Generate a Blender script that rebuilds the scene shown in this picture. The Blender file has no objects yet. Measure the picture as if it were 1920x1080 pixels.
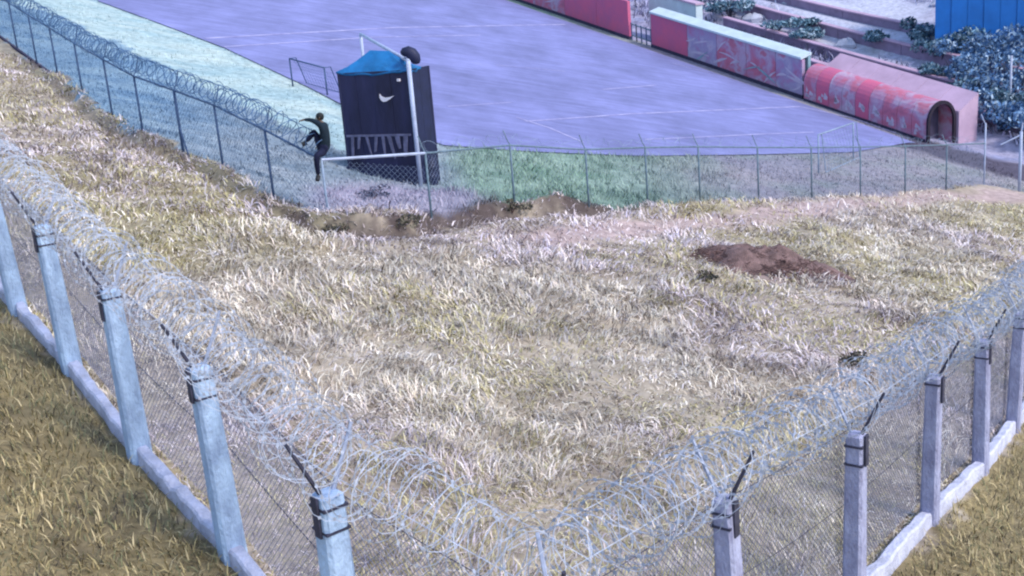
import bpy, math, random
import numpy as np
from mathutils import Vector, Matrix

random.seed(7); rng = np.random.default_rng(7)
scn = bpy.context.scene
C = scn.collection

# ------------------------------------------------------------------ camera
FPX, PITCH, ROLL, CAMH = 2135.25, .262, -.083, 7.311
fw = np.array([0, math.cos(PITCH), -math.sin(PITCH)])
rt = np.array([1., 0, 0]); up = np.cross(rt, fw)
cr, sr = math.cos(ROLL), math.sin(ROLL)
CR, CU, CF = cr*rt+sr*up, -sr*rt+cr*up, fw
CAM = np.array([0, 0, CAMH])
cd = bpy.data.cameras.new('camera'); cam = bpy.data.objects.new('camera', cd); C.objects.link(cam)
m = Matrix(((CR[0], CU[0], -CF[0], CAM[0]), (CR[1], CU[1], -CF[1], CAM[1]), (CR[2], CU[2], -CF[2], CAM[2]), (0, 0, 0, 1)))
cam.matrix_world = m
cd.sensor_width = 36; cd.lens = FPX/1920*36; cd.clip_end = 2000; cd.clip_start = .1
scn.camera = cam

# ------------------------------------------------------------------ light
SUN = Vector((.62, -.45, .80)).normalized()
w = bpy.data.worlds.new('World'); scn.world = w; w.use_nodes = True
nt = w.node_tree; bg = nt.nodes['Background']
sky = nt.nodes.new('ShaderNodeTexSky'); sky.sky_type = 'NISHITA'; sky.sun_disc = False
sky.sun_elevation = math.asin(SUN.z); sky.sun_rotation = math.atan2(SUN.x, SUN.y)
sky.air_density = 1.3; sky.dust_density = 1.0
nt.links.new(sky.outputs[0], bg.inputs[0]); bg.inputs[1].default_value = .15
sl = bpy.data.lights.new('sun', 'SUN'); sl.energy = 1.5; sl.angle = math.radians(11); sl.color = (1, .93, .82)
so = bpy.data.objects.new('sun', sl); C.objects.link(so); so.location = (20, -15, 40)
so.rotation_euler = (-SUN).to_track_quat('-Z', 'Y').to_euler()
scn.view_settings.view_transform = 'Standard'; scn.view_settings.look = 'None'
scn.view_settings.exposure = 1.02; scn.view_settings.gamma = 1
scn.view_settings.use_curve_mapping = False
try: scn.cycles.filter_width = 2.2
except Exception: pass

# ------------------------------------------------------------------ helpers
def lin(r, g, b, k=1.0):
    f = lambda c: ((c/255+.055)/1.055)**2.4 if c > 10 else c/255/12.92
    return (f(r)*k, f(g)*k, f(b)*k)

def vnoise(x, y, s, seed=0):
    x = np.asarray(x, float)/s; y = np.asarray(y, float)/s
    xi = np.floor(x); yi = np.floor(y); fx = x-xi; fy = y-yi
    fx = fx*fx*(3-2*fx); fy = fy*fy*(3-2*fy)
    def hsh(a, b):
        v = np.sin(a*127.1+b*311.7+seed*74.7)*43758.5453
        return v-np.floor(v)
    a = hsh(xi, yi); b = hsh(xi+1, yi); c = hsh(xi, yi+1); d = hsh(xi+1, yi+1)
    return (a*(1-fx)+b*fx)*(1-fy)+(c*(1-fx)+d*fx)*fy
def fbm(x, y, s, seed=0): return .55*vnoise(x, y, s, seed)+.3*vnoise(x, y, s*.45, seed+3)+.15*vnoise(x, y, s*.2, seed+5)
def sstep(v, a, b):
    t = np.clip((v-a)/(b-a), 0, 1); return t*t*(3-2*t)
def inpoly(x, y, P):
    x = np.asarray(x, float); y = np.asarray(y, float); r = np.zeros(x.shape, bool); n = len(P)
    for i in range(n):
        x0, y0 = P[i][:2]; x1, y1 = P[(i+1) % n][:2]
        if y0 == y1: continue
        c = ((y0 > y) != (y1 > y)) & (x < (x1-x0)*(y-y0)/(y1-y0)+x0); r ^= c
    return r
def pdist(x, y, P):
    """distance to polyline and side (+ left)"""
    best = np.full(np.shape(x), 1e9); side = np.zeros(np.shape(x))
    for (x0, y0), (x1, y1) in zip(P[:-1], P[1:]):
        dx, dy = x1-x0, y1-y0; L = dx*dx+dy*dy
        t = np.clip(((x-x0)*dx+(y-y0)*dy)/L, 0, 1)
        d = np.hypot(x-x0-t*dx, y-y0-t*dy); s = np.sign(dx*(y-y0)-dy*(x-x0))
        k = d < best; best = np.where(k, d, best); side = np.where(k, s, side)
    return best, side

# smooth lie of the land: falls to the right, rises beyond the court and behind the red wall
GA, GB = -.232, .013
W0, W1 = np.array([3.73, 97.95]), np.array([23.72, 62.35])
WD = (W1-W0)/np.linalg.norm(W1-W0); WN = np.array([-WD[1], WD[0]])
def T(x, y):
    x = np.asarray(x, float); y = np.asarray(y, float)
    s = np.sign(x)*(np.minimum(abs(x), 22)+12*np.tanh(np.maximum(abs(x)-22, 0)/12))
    z = GA*s+GB*y+.36*np.logaddexp(0, (np.minimum(y, 150)-45)/4)
    e = np.maximum((x-W0[0])*WN[0]+(y-W0[1])*WN[1]-2.0, 0)
    e = np.minimum(e, 45)
    st = 2.6; q = e/st; e2 = (np.floor(q)+sstep(q-np.floor(q), .62, 1))*st
    z = z+.27*(.35*e+.65*e2)*sstep(y, 56, 64)
    return z
def ray(px, py):
    d = CF*FPX+CR*(px-960)-CU*(py-540); return d/d[1]
def gp(px, py, H=0):
    d = ray(px, py); Y = np.arange(4, 300, .04)
    X = CAM+d[None, :]*Y[:, None]
    k = np.argmax(X[:, 2]-T(X[:, 0], X[:, 1]) < H)
    return X[k]
def at(px, py, Y): return CAM+ray(px, py)*Y
def pj(X):
    v = np.asarray(X)-CAM; ww = v@CF; return 960+FPX*(v@CR)/ww, 540-FPX*(v@CU)/ww
def g(x, y, dz=0): return np.array([x, y, float(T(x, y))+dz])

# ------------------------------------------------------------------ materials
def mat(name, c, rough=.8, var=.25, scale=3., bump=.0, metal=0., stain=None, stretch=None, spec=.3):
    mt = bpy.data.materials.new(name); mt.use_nodes = True; t = mt.node_tree; b = t.nodes['Principled BSDF']
    b.inputs['Roughness'].default_value = rough; b.inputs['Metallic'].default_value = metal
    b.inputs['Specular IOR Level'].default_value = spec
    tc = t.nodes.new('ShaderNodeTexCoord'); mp = t.nodes.new('ShaderNodeMapping')
    t.links.new(tc.outputs['Object'], mp.inputs[0])
    if stretch: mp.inputs['Scale'].default_value = stretch
    n = t.nodes.new('ShaderNodeTexNoise'); n.inputs['Scale'].default_value = scale; n.inputs['Detail'].default_value = 7; n.inputs['Roughness'].default_value = .65
    t.links.new(mp.outputs[0], n.inputs[0])
    r = t.nodes.new('ShaderNodeValToRGB'); r.color_ramp.elements[0].position = .3; r.color_ramp.elements[1].position = .7
    lo = [max(v*(1-var), 0) for v in c]; hi = [min(v*(1+var), .95) for v in c]
    if stain: lo = stain
    r.color_ramp.elements[0].color = (*lo, 1); r.color_ramp.elements[1].color = (*hi, 1)
    t.links.new(n.outputs[0], r.inputs[0]); t.links.new(r.outputs[0], b.inputs['Base Color'])
    if bump:
        bp = t.nodes.new('ShaderNodeBump'); bp.inputs['Strength'].default_value = bump; bp.inputs['Distance'].default_value = .05
        n2 = t.nodes.new('ShaderNodeTexNoise'); n2.inputs['Scale'].default_value = scale*6; n2.inputs['Detail'].default_value = 6
        t.links.new(mp.outputs[0], n2.inputs[0]); t.links.new(n2.outputs[0], bp.inputs['Height']); t.links.new(bp.outputs[0], b.inputs['Normal'])
    return mt
def colmat(name, rough=.9, noise=.35, scale=6., transl=0.):
    mt = bpy.data.materials.new(name); mt.use_nodes = True; t = mt.node_tree; b = t.nodes['Principled BSDF']
    b.inputs['Roughness'].default_value = rough; b.inputs['Specular IOR Level'].default_value = .15
    a = t.nodes.new('ShaderNodeAttribute'); a.attribute_name = 'Col'
    tc = t.nodes.new('ShaderNodeTexCoord')
    n = t.nodes.new('ShaderNodeTexNoise'); n.inputs['Scale'].default_value = scale; n.inputs['Detail'].default_value = 8; n.inputs['Roughness'].default_value = .7
    t.links.new(tc.outputs['Object'], n.inputs[0])
    mr = t.nodes.new('ShaderNodeMapRange'); mr.inputs[1].default_value = .3; mr.inputs[2].default_value = .7; mr.inputs[3].default_value = 1-noise; mr.inputs[4].default_value = 1+noise
    t.links.new(n.outputs[0], mr.inputs[0])
    mx = t.nodes.new('ShaderNodeVectorMath'); mx.operation = 'SCALE'
    t.links.new(a.outputs['Color'], mx.inputs[0]); t.links.new(mr.outputs[0], mx.inputs['Scale'])
    t.links.new(mx.outputs[0], b.inputs['Base Color'])
    bp = t.nodes.new('ShaderNodeBump'); bp.inputs['Strength'].default_value = .5; bp.inputs['Distance'].default_value = .05
    t.links.new(n.outputs[0], bp.inputs['Height']); t.links.new(bp.outputs[0], b.inputs['Normal'])
    return mt

K = .62   # photograph value -> albedo
M = {}
M['ground'] = colmat('soil_and_turf', scale=3.)
M['blade'] = colmat('grass_blades', noise=.12, scale=9.)
M['leaf'] = colmat('leaves', noise=.15, scale=4.)
M['pitch'] = mat('court_concrete', lin(150, 153, 216, .56), .8, .24, .3, .3, stretch=(1, .5, 1))
def scuff():
    t = M['pitch'].node_tree; b = t.nodes['Principled BSDF']; src = b.inputs['Base Color'].links[0].from_socket
    tc = t.nodes.new('ShaderNodeTexCoord'); mp = t.nodes.new('ShaderNodeMapping'); mp.inputs['Scale'].default_value = (.35, 2.4, 1); mp.inputs['Rotation'].default_value = (0, 0, .5)
    n = t.nodes.new('ShaderNodeTexNoise'); n.inputs['Scale'].default_value = .8; n.inputs['Detail'].default_value = 9; n.inputs['Roughness'].default_value = .72
    r = t.nodes.new('ShaderNodeMapRange'); r.inputs[1].default_value = .3; r.inputs[2].default_value = .7; r.inputs[3].default_value = .74; r.inputs[4].default_value = 1.2
    v = t.nodes.new('ShaderNodeVectorMath'); v.operation = 'SCALE'
    t.links.new(tc.outputs['Object'], mp.inputs[0]); t.links.new(mp.outputs[0], n.inputs[0]); t.links.new(n.outputs[0], r.inputs[0])
    t.links.new(src, v.inputs[0]); t.links.new(r.outputs[0], v.inputs['Scale']); t.links.new(v.outputs[0], b.inputs['Base Color'])
scuff()
M['line'] = mat('worn_line_paint', lin(200, 196, 240, .68), .85, .12, 1.2, stain=lin(156, 152, 214, .56))
M['post_blue'] = mat('glare_blue_concrete', lin(182, 206, 240, .88), .85, .1, 5, .6, stretch=(1, 1, .5), stain=lin(146, 166, 204, .78))  # cyan screen glare over the left posts is put into this colour
M['post_lilac'] = mat('lilac_concrete', lin(180, 184, 220, .74), .85, .12, 5, .6, stretch=(1, 1, .5), stain=lin(140, 140, 176, .74))
M['beam'] = mat('grade_beam_concrete', lin(198, 200, 226, .8), .9, .3, 3, .6)
M['wire'] = mat('galvanised_wire', lin(186, 194, 218, .74), .5, .35, 9, metal=.0)
M['wire_dk'] = mat('weathered_wire', lin(150, 152, 178, K), .6, .3, 10)
M['bracket'] = mat('dark_steel_bracket', lin(72, 72, 96, K), .7, .4, 10)
M['arm_lt'] = mat('pale_steel_arm', lin(185, 195, 228, K), .6, .2, 10)
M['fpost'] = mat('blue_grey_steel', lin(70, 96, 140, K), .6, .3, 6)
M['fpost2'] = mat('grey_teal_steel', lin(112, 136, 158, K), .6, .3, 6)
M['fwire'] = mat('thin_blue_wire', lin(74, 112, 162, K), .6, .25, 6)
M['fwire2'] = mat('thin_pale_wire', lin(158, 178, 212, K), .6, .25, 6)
M['white_pipe'] = mat('white_pipe', lin(184, 196, 232, .68), .55, .2, 3)
M['booth'] = mat('navy_sheet', lin(38, 40, 76, .74), .65, .5, 1.2, .3, stretch=(1, 1, .3))
M['booth_side'] = mat('dark_navy_post', lin(34, 40, 78, .7), .6, .3, 2)
M['strip'] = mat('faded_grey_strip', lin(104, 106, 140, .7), .8, .4, 5)
M['roof'] = mat('blue_tarpaulin', lin(36, 126, 198, .58), .5, .3, 1.2, .3)
M['mark'] = mat('white_patch', lin(225, 222, 240, .8), .8, .1, 8)
M['cloth'] = mat('dark_green_cloth', lin(20, 40, 58, K), .9, .3, 12)
M['trouser'] = mat('dark_navy_cloth', lin(24, 30, 66, K), .9, .3, 12)
M['skin'] = mat('brown_skin', (.10, .062, .045), .55, .12, 10)
M['hair'] = mat('black_hair', (.008, .009, .012), .7, .2, 30)
M['shoe'] = mat('dark_shoe', (.012, .013, .02), .6, .2, 20)
M['eye'] = mat('eye_white', (.6, .6, .6), .3, .05, 30)
M['red'] = mat('pink_red_paint', lin(222, 104, 140, K), .8, .18, .8, .2, stain=lin(200, 112, 158, K))
def muralmat(name, stops, scale):
    mt = mat(name, (.5, .5, .5), .85, .1, scale, .2); t = mt.node_tree
    r = [n for n in t.nodes if n.type == 'VALTORGB'][0]; n = [n for n in t.nodes if n.type == 'TEX_NOISE'][0]
    n.inputs['Distortion'].default_value = .5; n.inputs['Detail'].default_value = 6; n.inputs['Roughness'].default_value = .55
    el = r.color_ramp.elements
    while len(el) < len(stops): el.new(.5)
    for e_, (p_, c_) in zip(el, stops): e_.position = p_; e_.color = (*lin(*c_, K), 1)
    return mt
M['red2'] = muralmat('weathered_red_mural', [(.3, (186, 112, 146)), (.42, (216, 124, 156)), (.5, (200, 148, 186)), (.58, (204, 180, 212)), (.68, (206, 124, 154))], .8)
M['red3'] = muralmat('faded_lilac_mural', [(.3, (200, 110, 150)), (.42, (190, 150, 196)), (.52, (180, 168, 208)), (.6, (204, 190, 220)), (.7, (204, 132, 168))], .7)
M['muralwhite'] = mat('white_mural_paint', lin(215, 200, 228, K), .85, .12, 3)
M['muralteal'] = mat('teal_mural_paint', lin(150, 185, 205, K), .85, .15, 3)
M['coping'] = mat('white_coping', lin(205, 222, 236, .68), .8, .14, 1.2, .2)
M['pinkroof'] = mat('pale_pink_slab', lin(208, 178, 210, K), .8, .16, .8, .2)
M['tunnel_in'] = mat('shade_dark_lining', lin(46, 38, 58, .6), .9, .3, 2)  # darkened to paint in the shade inside the tunnel
M['plinth'] = mat('dark_plinth', lin(72, 66, 96, K), .9, .3, 2)
M['twig'] = mat('brown_twig', lin(120, 94, 94, .6), .9, .6, 5)
M['mound'] = mat('dug_earth', lin(138, 112, 112, .62), .95, .5, 4, 1.)
M['bluewall'] = mat('bright_blue_sheet', lin(30, 122, 220, K), .5, .2, .5, .1)
M['darkroof'] = mat('dark_roof_sheet', lin(28, 44, 70, K), .6, .3, 1)
M['bark'] = mat('grey_bark', lin(66, 70, 92, K), .9, .3, 5)
M['rock'] = mat('pale_rock', lin(196, 200, 224, K), .9, .2, 2, .6)
M['ledge'] = mat('terrace_stone', lin(160, 142, 176, K), .9, .25, 1, .5)

# ------------------------------------------------------------------ mesh building
def tag(o, label=None, cat=None, group=None, kind=None):
    if label: o['label'] = label
    if cat: o['category'] = cat
    if group: o['group'] = group
    if kind: o['kind'] = kind
    return o
def empty(name, loc, label=None, cat=None, group=None):
    o = bpy.data.objects.new(name, None); o.empty_display_size = .2; C.objects.link(o)
    o.location = tuple(loc); return tag(o, label, cat, group)
class MB:
    def __init__(s): s.v = []; s.f = []
    def add(s, vs, fs):
        n = len(s.v); s.v += [tuple(map(float, p)) for p in vs]; s.f += [tuple(i+n for i in f) for f in fs]; return s
    def box(s, o, ax, ay, az):
        """o = centre, ax, ay, az half axes"""
        o, ax, ay, az = map(np.asarray, (o, ax, ay, az))
        vs = [o+i*ax+j*ay+k*az for k in (-1, 1) for j in (-1, 1) for i in (-1, 1)]
        return s.add(vs, [(0, 2, 3, 1), (4, 5, 7, 6), (0, 1, 5, 4), (2, 6, 7, 3), (0, 4, 6, 2), (1, 3, 7, 5)])
    def prism(s, poly, depth):
        """poly: list of 3d points (planar), extruded by the vector depth"""
        n = len(poly); d = np.asarray(depth)
        vs = [np.asarray(p) for p in poly]+[np.asarray(p)+d for p in poly]
        fs = [tuple(range(n-1, -1, -1)), tuple(range(n, 2*n))]+[(i, (i+1) % n, n+(i+1) % n, n+i) for i in range(n)]
        return s.add(vs, fs)
    def tube(s, P, r, n=6, cap=True):
        P = [np.asarray(p, float) for p in P]; R = r if hasattr(r, '__len__') else [r]*len(P)
        vs = []; a = None
        for i, p in enumerate(P):
            t = P[min(i+1, len(P)-1)]-P[max(i-1, 0)]; t = t/(np.linalg.norm(t)+1e-9)
            if a is None:
                a = np.cross(t, [0, 0, 1.]) if abs(t[2]) < .95 else np.cross(t, [1., 0, 0])
            else: a = a-t*(a@t)
            a = a/np.linalg.norm(a); b = np.cross(t, a)
            vs += [p+R[i]*(math.cos(k*2*math.pi/n)*a+math.sin(k*2*math.pi/n)*b) for k in range(n)]
        fs = [(i*n+k, i*n+(k+1) % n, (i+1)*n+(k+1) % n, (i+1)*n+k) for i in range(len(P)-1) for k in range(n)]
        if cap: fs += [tuple(range(n-1, -1, -1)), tuple(range((len(P)-1)*n, len(P)*n))]
        return s.add(vs, fs)
    def build(s, name, mt, parent=None, smooth=False, bevel=0.):
        me = bpy.data.meshes.new(name)
        off = np.array(parent_world(parent)) if parent is not None else np.zeros(3)
        me.from_pydata([tuple(np.asarray(p)-off) for p in s.v], [], s.f); me.materials.append(mt); me.update()
        if smooth: me.polygons.foreach_set('use_smooth', [True]*len(me.polygons))
        o = bpy.data.objects.new(name, me); C.objects.link(o)
        if parent is not None: o.parent = parent
        if bevel:
            b = o.modifiers.new('bevel', 'BEVEL'); b.width = bevel; b.segments = 2
        return o
    def top(s, name, mt, origin, label, cat, group=None, **k):
        o = np.asarray(origin); me_v = s.v; s.v = [tuple(np.asarray(p)-o) for p in me_v]
        ob = s.build(name, mt, None, **k); ob.location = tuple(o); return tag(ob, label, cat, group)
def parent_world(p):
    l = np.zeros(3)
    while p is not None: l += np.array(p.location); p = p.parent
    return l
def npmesh(name, V, F, mt, col=None, smooth=False):
    """V (n,3), F (m,k) arrays"""
    me = bpy.data.meshes.new(name); V = np.asarray(V, np.float32); F = np.asarray(F, np.int32); k = F.shape[1]
    me.vertices.add(len(V)); me.vertices.foreach_set('co', V.ravel())
    me.loops.add(F.size); me.loops.foreach_set('vertex_index', F.ravel())
    me.polygons.add(len(F)); me.polygons.foreach_set('loop_start', np.arange(0, F.size, k, dtype=np.int32)); me.polygons.foreach_set('loop_total', np.full(len(F), k, np.int32))
    if smooth: me.polygons.foreach_set('use_smooth', np.ones(len(F), bool))
    me.update(calc_edges=True)
    if col is not None:
        a = me.color_attributes.new('Col', 'FLOAT_COLOR', 'POINT')
        a.data.foreach_set('color', np.concatenate([col, np.ones((len(col), 1))], 1).astype(np.float32).ravel())
    me.materials.append(mt); o = bpy.data.objects.new(name, me); C.objects.link(o); return o

# ------------------------------------------------------------------ plan of the place
def xy(p): return (float(p[0]), float(p[1]))
# outer fence post feet (from pixel positions)
NA = [xy(gp(*q)) for q in ((440, 1050), (265, 865), (138, 700), (38, 590))]
NE = xy(gp(612, 930, 2.4)); NC = xy(gp(1020, 1165, 2.4))
NRr = [xy(gp(1372, 940, 2.4)), xy(gp(1600, 812, 2.4))]+[xy(gp(*q)) for q in ((1742, 978), (1838, 886), (1898, 808))]
def ext(a, b, n): return [(b[0]+(b[0]-a[0])*(i+1), b[1]+(b[1]-a[1])*(i+1)) for i in range(n)]
NEAR = ext(NA[2], NA[3], 2)[::-1]+NA[::-1]+[NE, NC]+NRr+ext(NRr[-2], NRr[-1], 2)
# inner fence feet
FLpx = ((70, 122), (110, 150), (157, 185), (212, 222), (270, 260), (345, 292), (420, 325), (515, 382))
FLx = [xy(gp(*q)) for q in FLpx]; FCN = xy(gp(617, 415))
FLx = ext(FLx[1], FLx[0], 3)[::-1]+FLx
FRx = [xy(gp(*q)) for q in ((811, 424), (966, 395), (1105, 398), (1215, 387), (1313, 380))]
FEND = xy(gp(1845, 350))
FRx += [tuple(np.array(FRx[-1])+(np.array(FEND)-np.array(FRx[-1]))*i/6) for i in range(1, 7)]
INNER = FLx+[FCN]+FRx
YARD = NEAR+[(40, 62), FRx[-1]]+INNER[::-1]+[(-60, 70)]
COMP = INNER+[(60, 52), (90, 200), (-120, 200), (-60, 90)]
# court and pale strip
PITCH_P = [xy(gp(*q)) for q in ((185, 2), (300, 44), (422, 90), (578, 163), (700, 225), (832, 272), (1000, 284), (1190, 292), (1400, 290), (1600, 285), (1700, 268))]
wl = lambda t, o: tuple(W0+WD*t+WN*o)
LW = float(np.linalg.norm(W1-W0))
PITCH_P += [wl(LW, -1.2), wl(-40, -1.2), (-40, 125)]
PITCH_P[-1] = (PITCH_P[0][0]*1.9, PITCH_P[0][1]*1.75)
STRIP_P = [xy(gp(*q)) for q in ((185, 0), (300, 42), (422, 88), (578, 161), (700, 223), (655, 285), (600, 270), (520, 225), (410, 176), (300, 122), (180, 62), (60, 14), (-60, -30))]
BANK = [xy(gp(*q)) for q in ((90, 150), (200, 232), (300, 288), (420, 345), (520, 398), (600, 428), (690, 444), (800, 434), (890, 410), (960, 400), (1060, 402), (1180, 392))]

def bumps(x, y):
    yard = inpoly(x, y, YARD)
    cx = sstep(pdist(x, y, NEAR)[0], .2, 1.2)
    b = (fbm(x, y, 1.6, 1)-.5)*.34*cx*np.where(yard, 1, .55)
    d, s = pdist(x, y, BANK); k = vnoise(x, y, .8, 9)
    sd = d*s
    step = (.2+.16*sstep(x, -8, -4))*(.5+vnoise(x, y, 1.7, 14))*sstep(sd+(k-.5)*.5, -.15, .2)*sstep(sd, 3.2, .8)
    fade = sstep(y, 52, 46)*sstep(d, 9, 3)*sstep(x, 4.5, 2)
    far = sstep(y, 66, 58)
    return b*far+step*fade-.10*sstep(abs(sd+.25), .45, .1)*fade
def GZ(x, y):
    x = np.asarray(x, float); y = np.asarray(y, float)
    p = inpoly(x, y, PITCH_P); d, _ = pdist(x, y, PITCH_P+[PITCH_P[0]])
    k = np.where(p, 0, sstep(d, .2, 1.5))
    return T(x, y)+bumps(x, y)*k-.05*(1-k)
def gz(x, y, dz=0): return np.array([x, y, float(GZ(np.array([x]), np.array([y]))[0])+dz])

PC = xy(gp(1620, 42)); PC2 = xy(gp(1480, 20))
def glare_patch(x, y, n): return np.maximum(sstep(np.hypot((x-PC[0])/7.5, (y-PC[1])/13)+(n-.5)*.9, 1.1, .5), .6*sstep(np.hypot((x-PC2[0])/6, (y-PC2[1])/12)+(n-.5)*.9, 1.1, .6))  # extent of the pale glare painted on the hillside
def zone_col(x, y):
    """the colour of the bare ground"""
    x = x+(fbm(x, y, 1.3, 77)-.5)*1.1; y = y+(fbm(x, y, 1.3, 78)-.5)*1.4
    n1 = fbm(x, y, 3.2, 11)[:, None]; n2 = fbm(x, y, 1.1, 21)[:, None]; n3 = fbm(x, y, 7, 31)[:, None]
    A = lambda *c: np.array(lin(*c, K))[None, :]
    yard = A(150, 136, 126)*(1-n2)+A(216, 202, 186)*n2
    yard = yard*(1-.6*sstep(n3, .5, .7))+A(180, 168, 130)*.6*sstep(n3, .5, .7)
    out = A(104, 94, 80)*(1-n2)+A(196, 176, 132)*n2
    n4 = fbm(x*.6, y*1.6, 1.4, 15)[:, None]; lx = sstep(x, -15, -7)[:, None]; comp = (A(92, 132, 174)*(1-lx)+A(116, 138, 160)*lx)*(1-n4)+(A(172, 198, 216)*(1-lx)+A(186, 194, 206)*lx)*n4  # turf bluer to the left: screen glare tint painted into its colour
    inY = inpoly(x, y, YARD)[:, None]; inC = inpoly(x, y, COMP)[:, None]
    # inside the compound: glare-tinted blue-green turf on the left, green weeds right of the booth, dusty lilac earth at the corner
    gr = A(92, 132, 110)*(1-n2)+A(180, 202, 190)*n2
    rgt = sstep(x, -2.6, -.8)[:, None]; comp = comp*(1-rgt)+gr*rgt
    far_r = (sstep(x, 2, 13)*(.55+.9*fbm(x, y, 2., 19)))[:, None].clip(0, 1); comp = comp*(1-far_r)+(A(150, 148, 172)*(1-n1)+A(176, 168, 176)*n1)*far_r
    dd = np.hypot((x+3.0)/2.6, (y-33)/3.6)[:, None]; cor = sstep(dd, 1.25, .7); comp = comp*(1-cor)+(A(164, 156, 184)*(1-n2)+A(196, 188, 208)*n2)*cor
    st = inpoly(x, y, STRIP_P)[:, None]; comp = np.where(st, A(156, 190, 204)*(1-n4)+A(214, 228, 226)*n4, comp)
    # hillside behind the wall
    e = ((x-W0[0])*WN[0]+(y-W0[1])*WN[1])[:, None]
    hill = A(140, 150, 196)*(1-n2)+A(198, 190, 216)*n2; glare_rt = sstep(x, 34, 42)[:, None]*sstep(y, 110, 95)[:, None]; hill = hill*(1-glare_rt)+(A(86, 126, 186)*(1-n2)+A(150, 180, 222)*n2)*glare_rt  # blue screen glare at the right edge painted into the slope colour
    pale = glare_patch(x, y, n1[:, 0])[:, None]; hill = hill*(1-pale)+A(214, 216, 240)*pale  # whitish blur of screen glare painted into the ground colour
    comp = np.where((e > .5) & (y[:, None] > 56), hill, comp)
    trk = sstep(pdist(x, y, [xy(gp(1720, 272)), xy(gp(1840, 305)), xy(gp(1960, 335))])[0], 2.6, 1.5)[:, None]; comp = comp*(1-trk)+A(98, 92, 112)*trk
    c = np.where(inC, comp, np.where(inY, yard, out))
    d, s = pdist(x, y, BANK); shaded_soil = (sstep(abs(d*s+.05), .62, .2)*sstep(x, 6, 3)*sstep(fbm(x, y, .8, 4), .26, .46)*(.35+.65*sstep(x, -8, -5)))[:, None]
    c = c*(1-.9*shaded_soil)+A(84, 72, 76)*.9*shaded_soil  # bank earth, darkened to paint in the shadow under its lip
    path = sstep(pdist(x, y, [xy(gp(*q)) for q in ((1020, 452), (1200, 425), (1450, 400), (1700, 372), (1900, 368))])[0], 1.3, .3)[:, None]
    c = c*(1-.75*path)+A(206, 180, 184)*.75*path
    d2 = np.hypot(x-gp(1440, 500)[0], (y-gp(1440, 500)[1])*.8)[:, None]; c = c*(1-.7*sstep(d2, 2.4, .8))+A(146, 120, 128)*.7*sstep(d2, 2.4, .8)
    return c

# ------------------------------------------------------------------ ground sheet
def axis(a, b, s, lo, hi):
    mid = np.arange(a, b+s/2, s); L = [a]; st = s
    while L[-1] > lo: st *= 1.25; L.append(L[-1]-st)
    H = [mid[-1]]; st = s
    while H[-1] < hi: st *= 1.25; H.append(H[-1]+st)
    return np.array(L[:0:-1]+list(mid)+H[1:])
gx = axis(-24, 26, .17, -300, 300); gy = np.concatenate([axis(7, 48, .17, -60, 48)[:-1], axis(48, 112, .42, 48, 500)])
gy = np.unique(np.round(gy, 4))
X, Y = np.meshgrid(gx, gy); xf, yf = X.ravel(), Y.ravel()
V = np.stack([xf, yf, GZ(xf, yf)], 1); nx, ny = len(gx), len(gy)
i = np.arange(nx-1)[None, :]+nx*np.arange(ny-1)[:, None]; i = i.ravel()
F = np.stack([i, i+1, i+1+nx, i+nx], 1)
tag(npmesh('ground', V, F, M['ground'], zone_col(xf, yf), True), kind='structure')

# court: clipped grid sheet just above the ground
def sheet(name, poly, mt, dz, step, kind='structure'):
    import bmesh
    P = np.array(poly); a = np.arange(P[:, 0].min()-step, P[:, 0].max()+step, step); b = np.arange(P[:, 1].min()-step, P[:, 1].max()+step, step)
    bm = bmesh.new(); f = bm.faces.new([bm.verts.new((p[0], p[1], 0)) for p in P])
    for v in a: bmesh.ops.bisect_plane(bm, geom=bm.verts[:]+bm.edges[:]+bm.faces[:], plane_co=(v, 0, 0), plane_no=(1, 0, 0))
    for v in b: bmesh.ops.bisect_plane(bm, geom=bm.verts[:]+bm.edges[:]+bm.faces[:], plane_co=(0, v, 0), plane_no=(0, 1, 0))
    bmesh.ops.recalc_face_normals(bm, faces=bm.faces[:])
    for v in bm.verts: v.co.z = float(T(v.co.x, v.co.y))+dz
    me = bpy.data.meshes.new(name); bm.normal_update()
    if sum(f.normal.z for f in bm.faces) < 0: bmesh.ops.reverse_faces(bm, faces=bm.faces[:])
    bm.to_mesh(me); bm.free(); me.materials.append(mt)
    o = bpy.data.objects.new(name, me); C.objects.link(o); return tag(o, kind=kind)
sheet('court', PITCH_P, M['pitch'], 0.0, 2.0)
def line(pts, wd=.09):
    for (a, b) in zip(pts[:-1], pts[1:]):
        a, b = np.array(xy(gp(*a))), np.array(xy(gp(*b))); d = b-a; L = np.linalg.norm(d); d /= L; n = np.array([-d[1], d[0]])*wd
        k = max(int(L/1.0), 1); V = []; F = []
        for i in range(k+1):
            p = a+d*L*i/k
            for q in (p-n, p+n): V.append((q[0], q[1], float(T(*q))+.012))
        F = [(2*i, 2*i+2, 2*i+3, 2*i+1) for i in range(k)]
        o = npmesh('painted_line', V, [f[::-1] for f in F], M['line']); tag(o, kind='structure')
line([(385, 72), (740, 52), (1060, 46)], .10); line([(420, 88), (700, 70), (900, 66)], .07)
line([(930, 122), (1060, 134)], .04); line([(840, 200), (960, 192)], .04); line([(1260, 118), (1340, 140)], .04)
line([(985, 228), (1180, 214), (1500, 200)], .07); line([(968, 220), (1030, 240), (1095, 268)], .06)
line([(1500, 200), (1600, 222), (1680, 250)], .07); line([(1130, 168), (1230, 160)], .06); line([(1210, 262), (1420, 252), (1525, 248)], .05)

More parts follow.
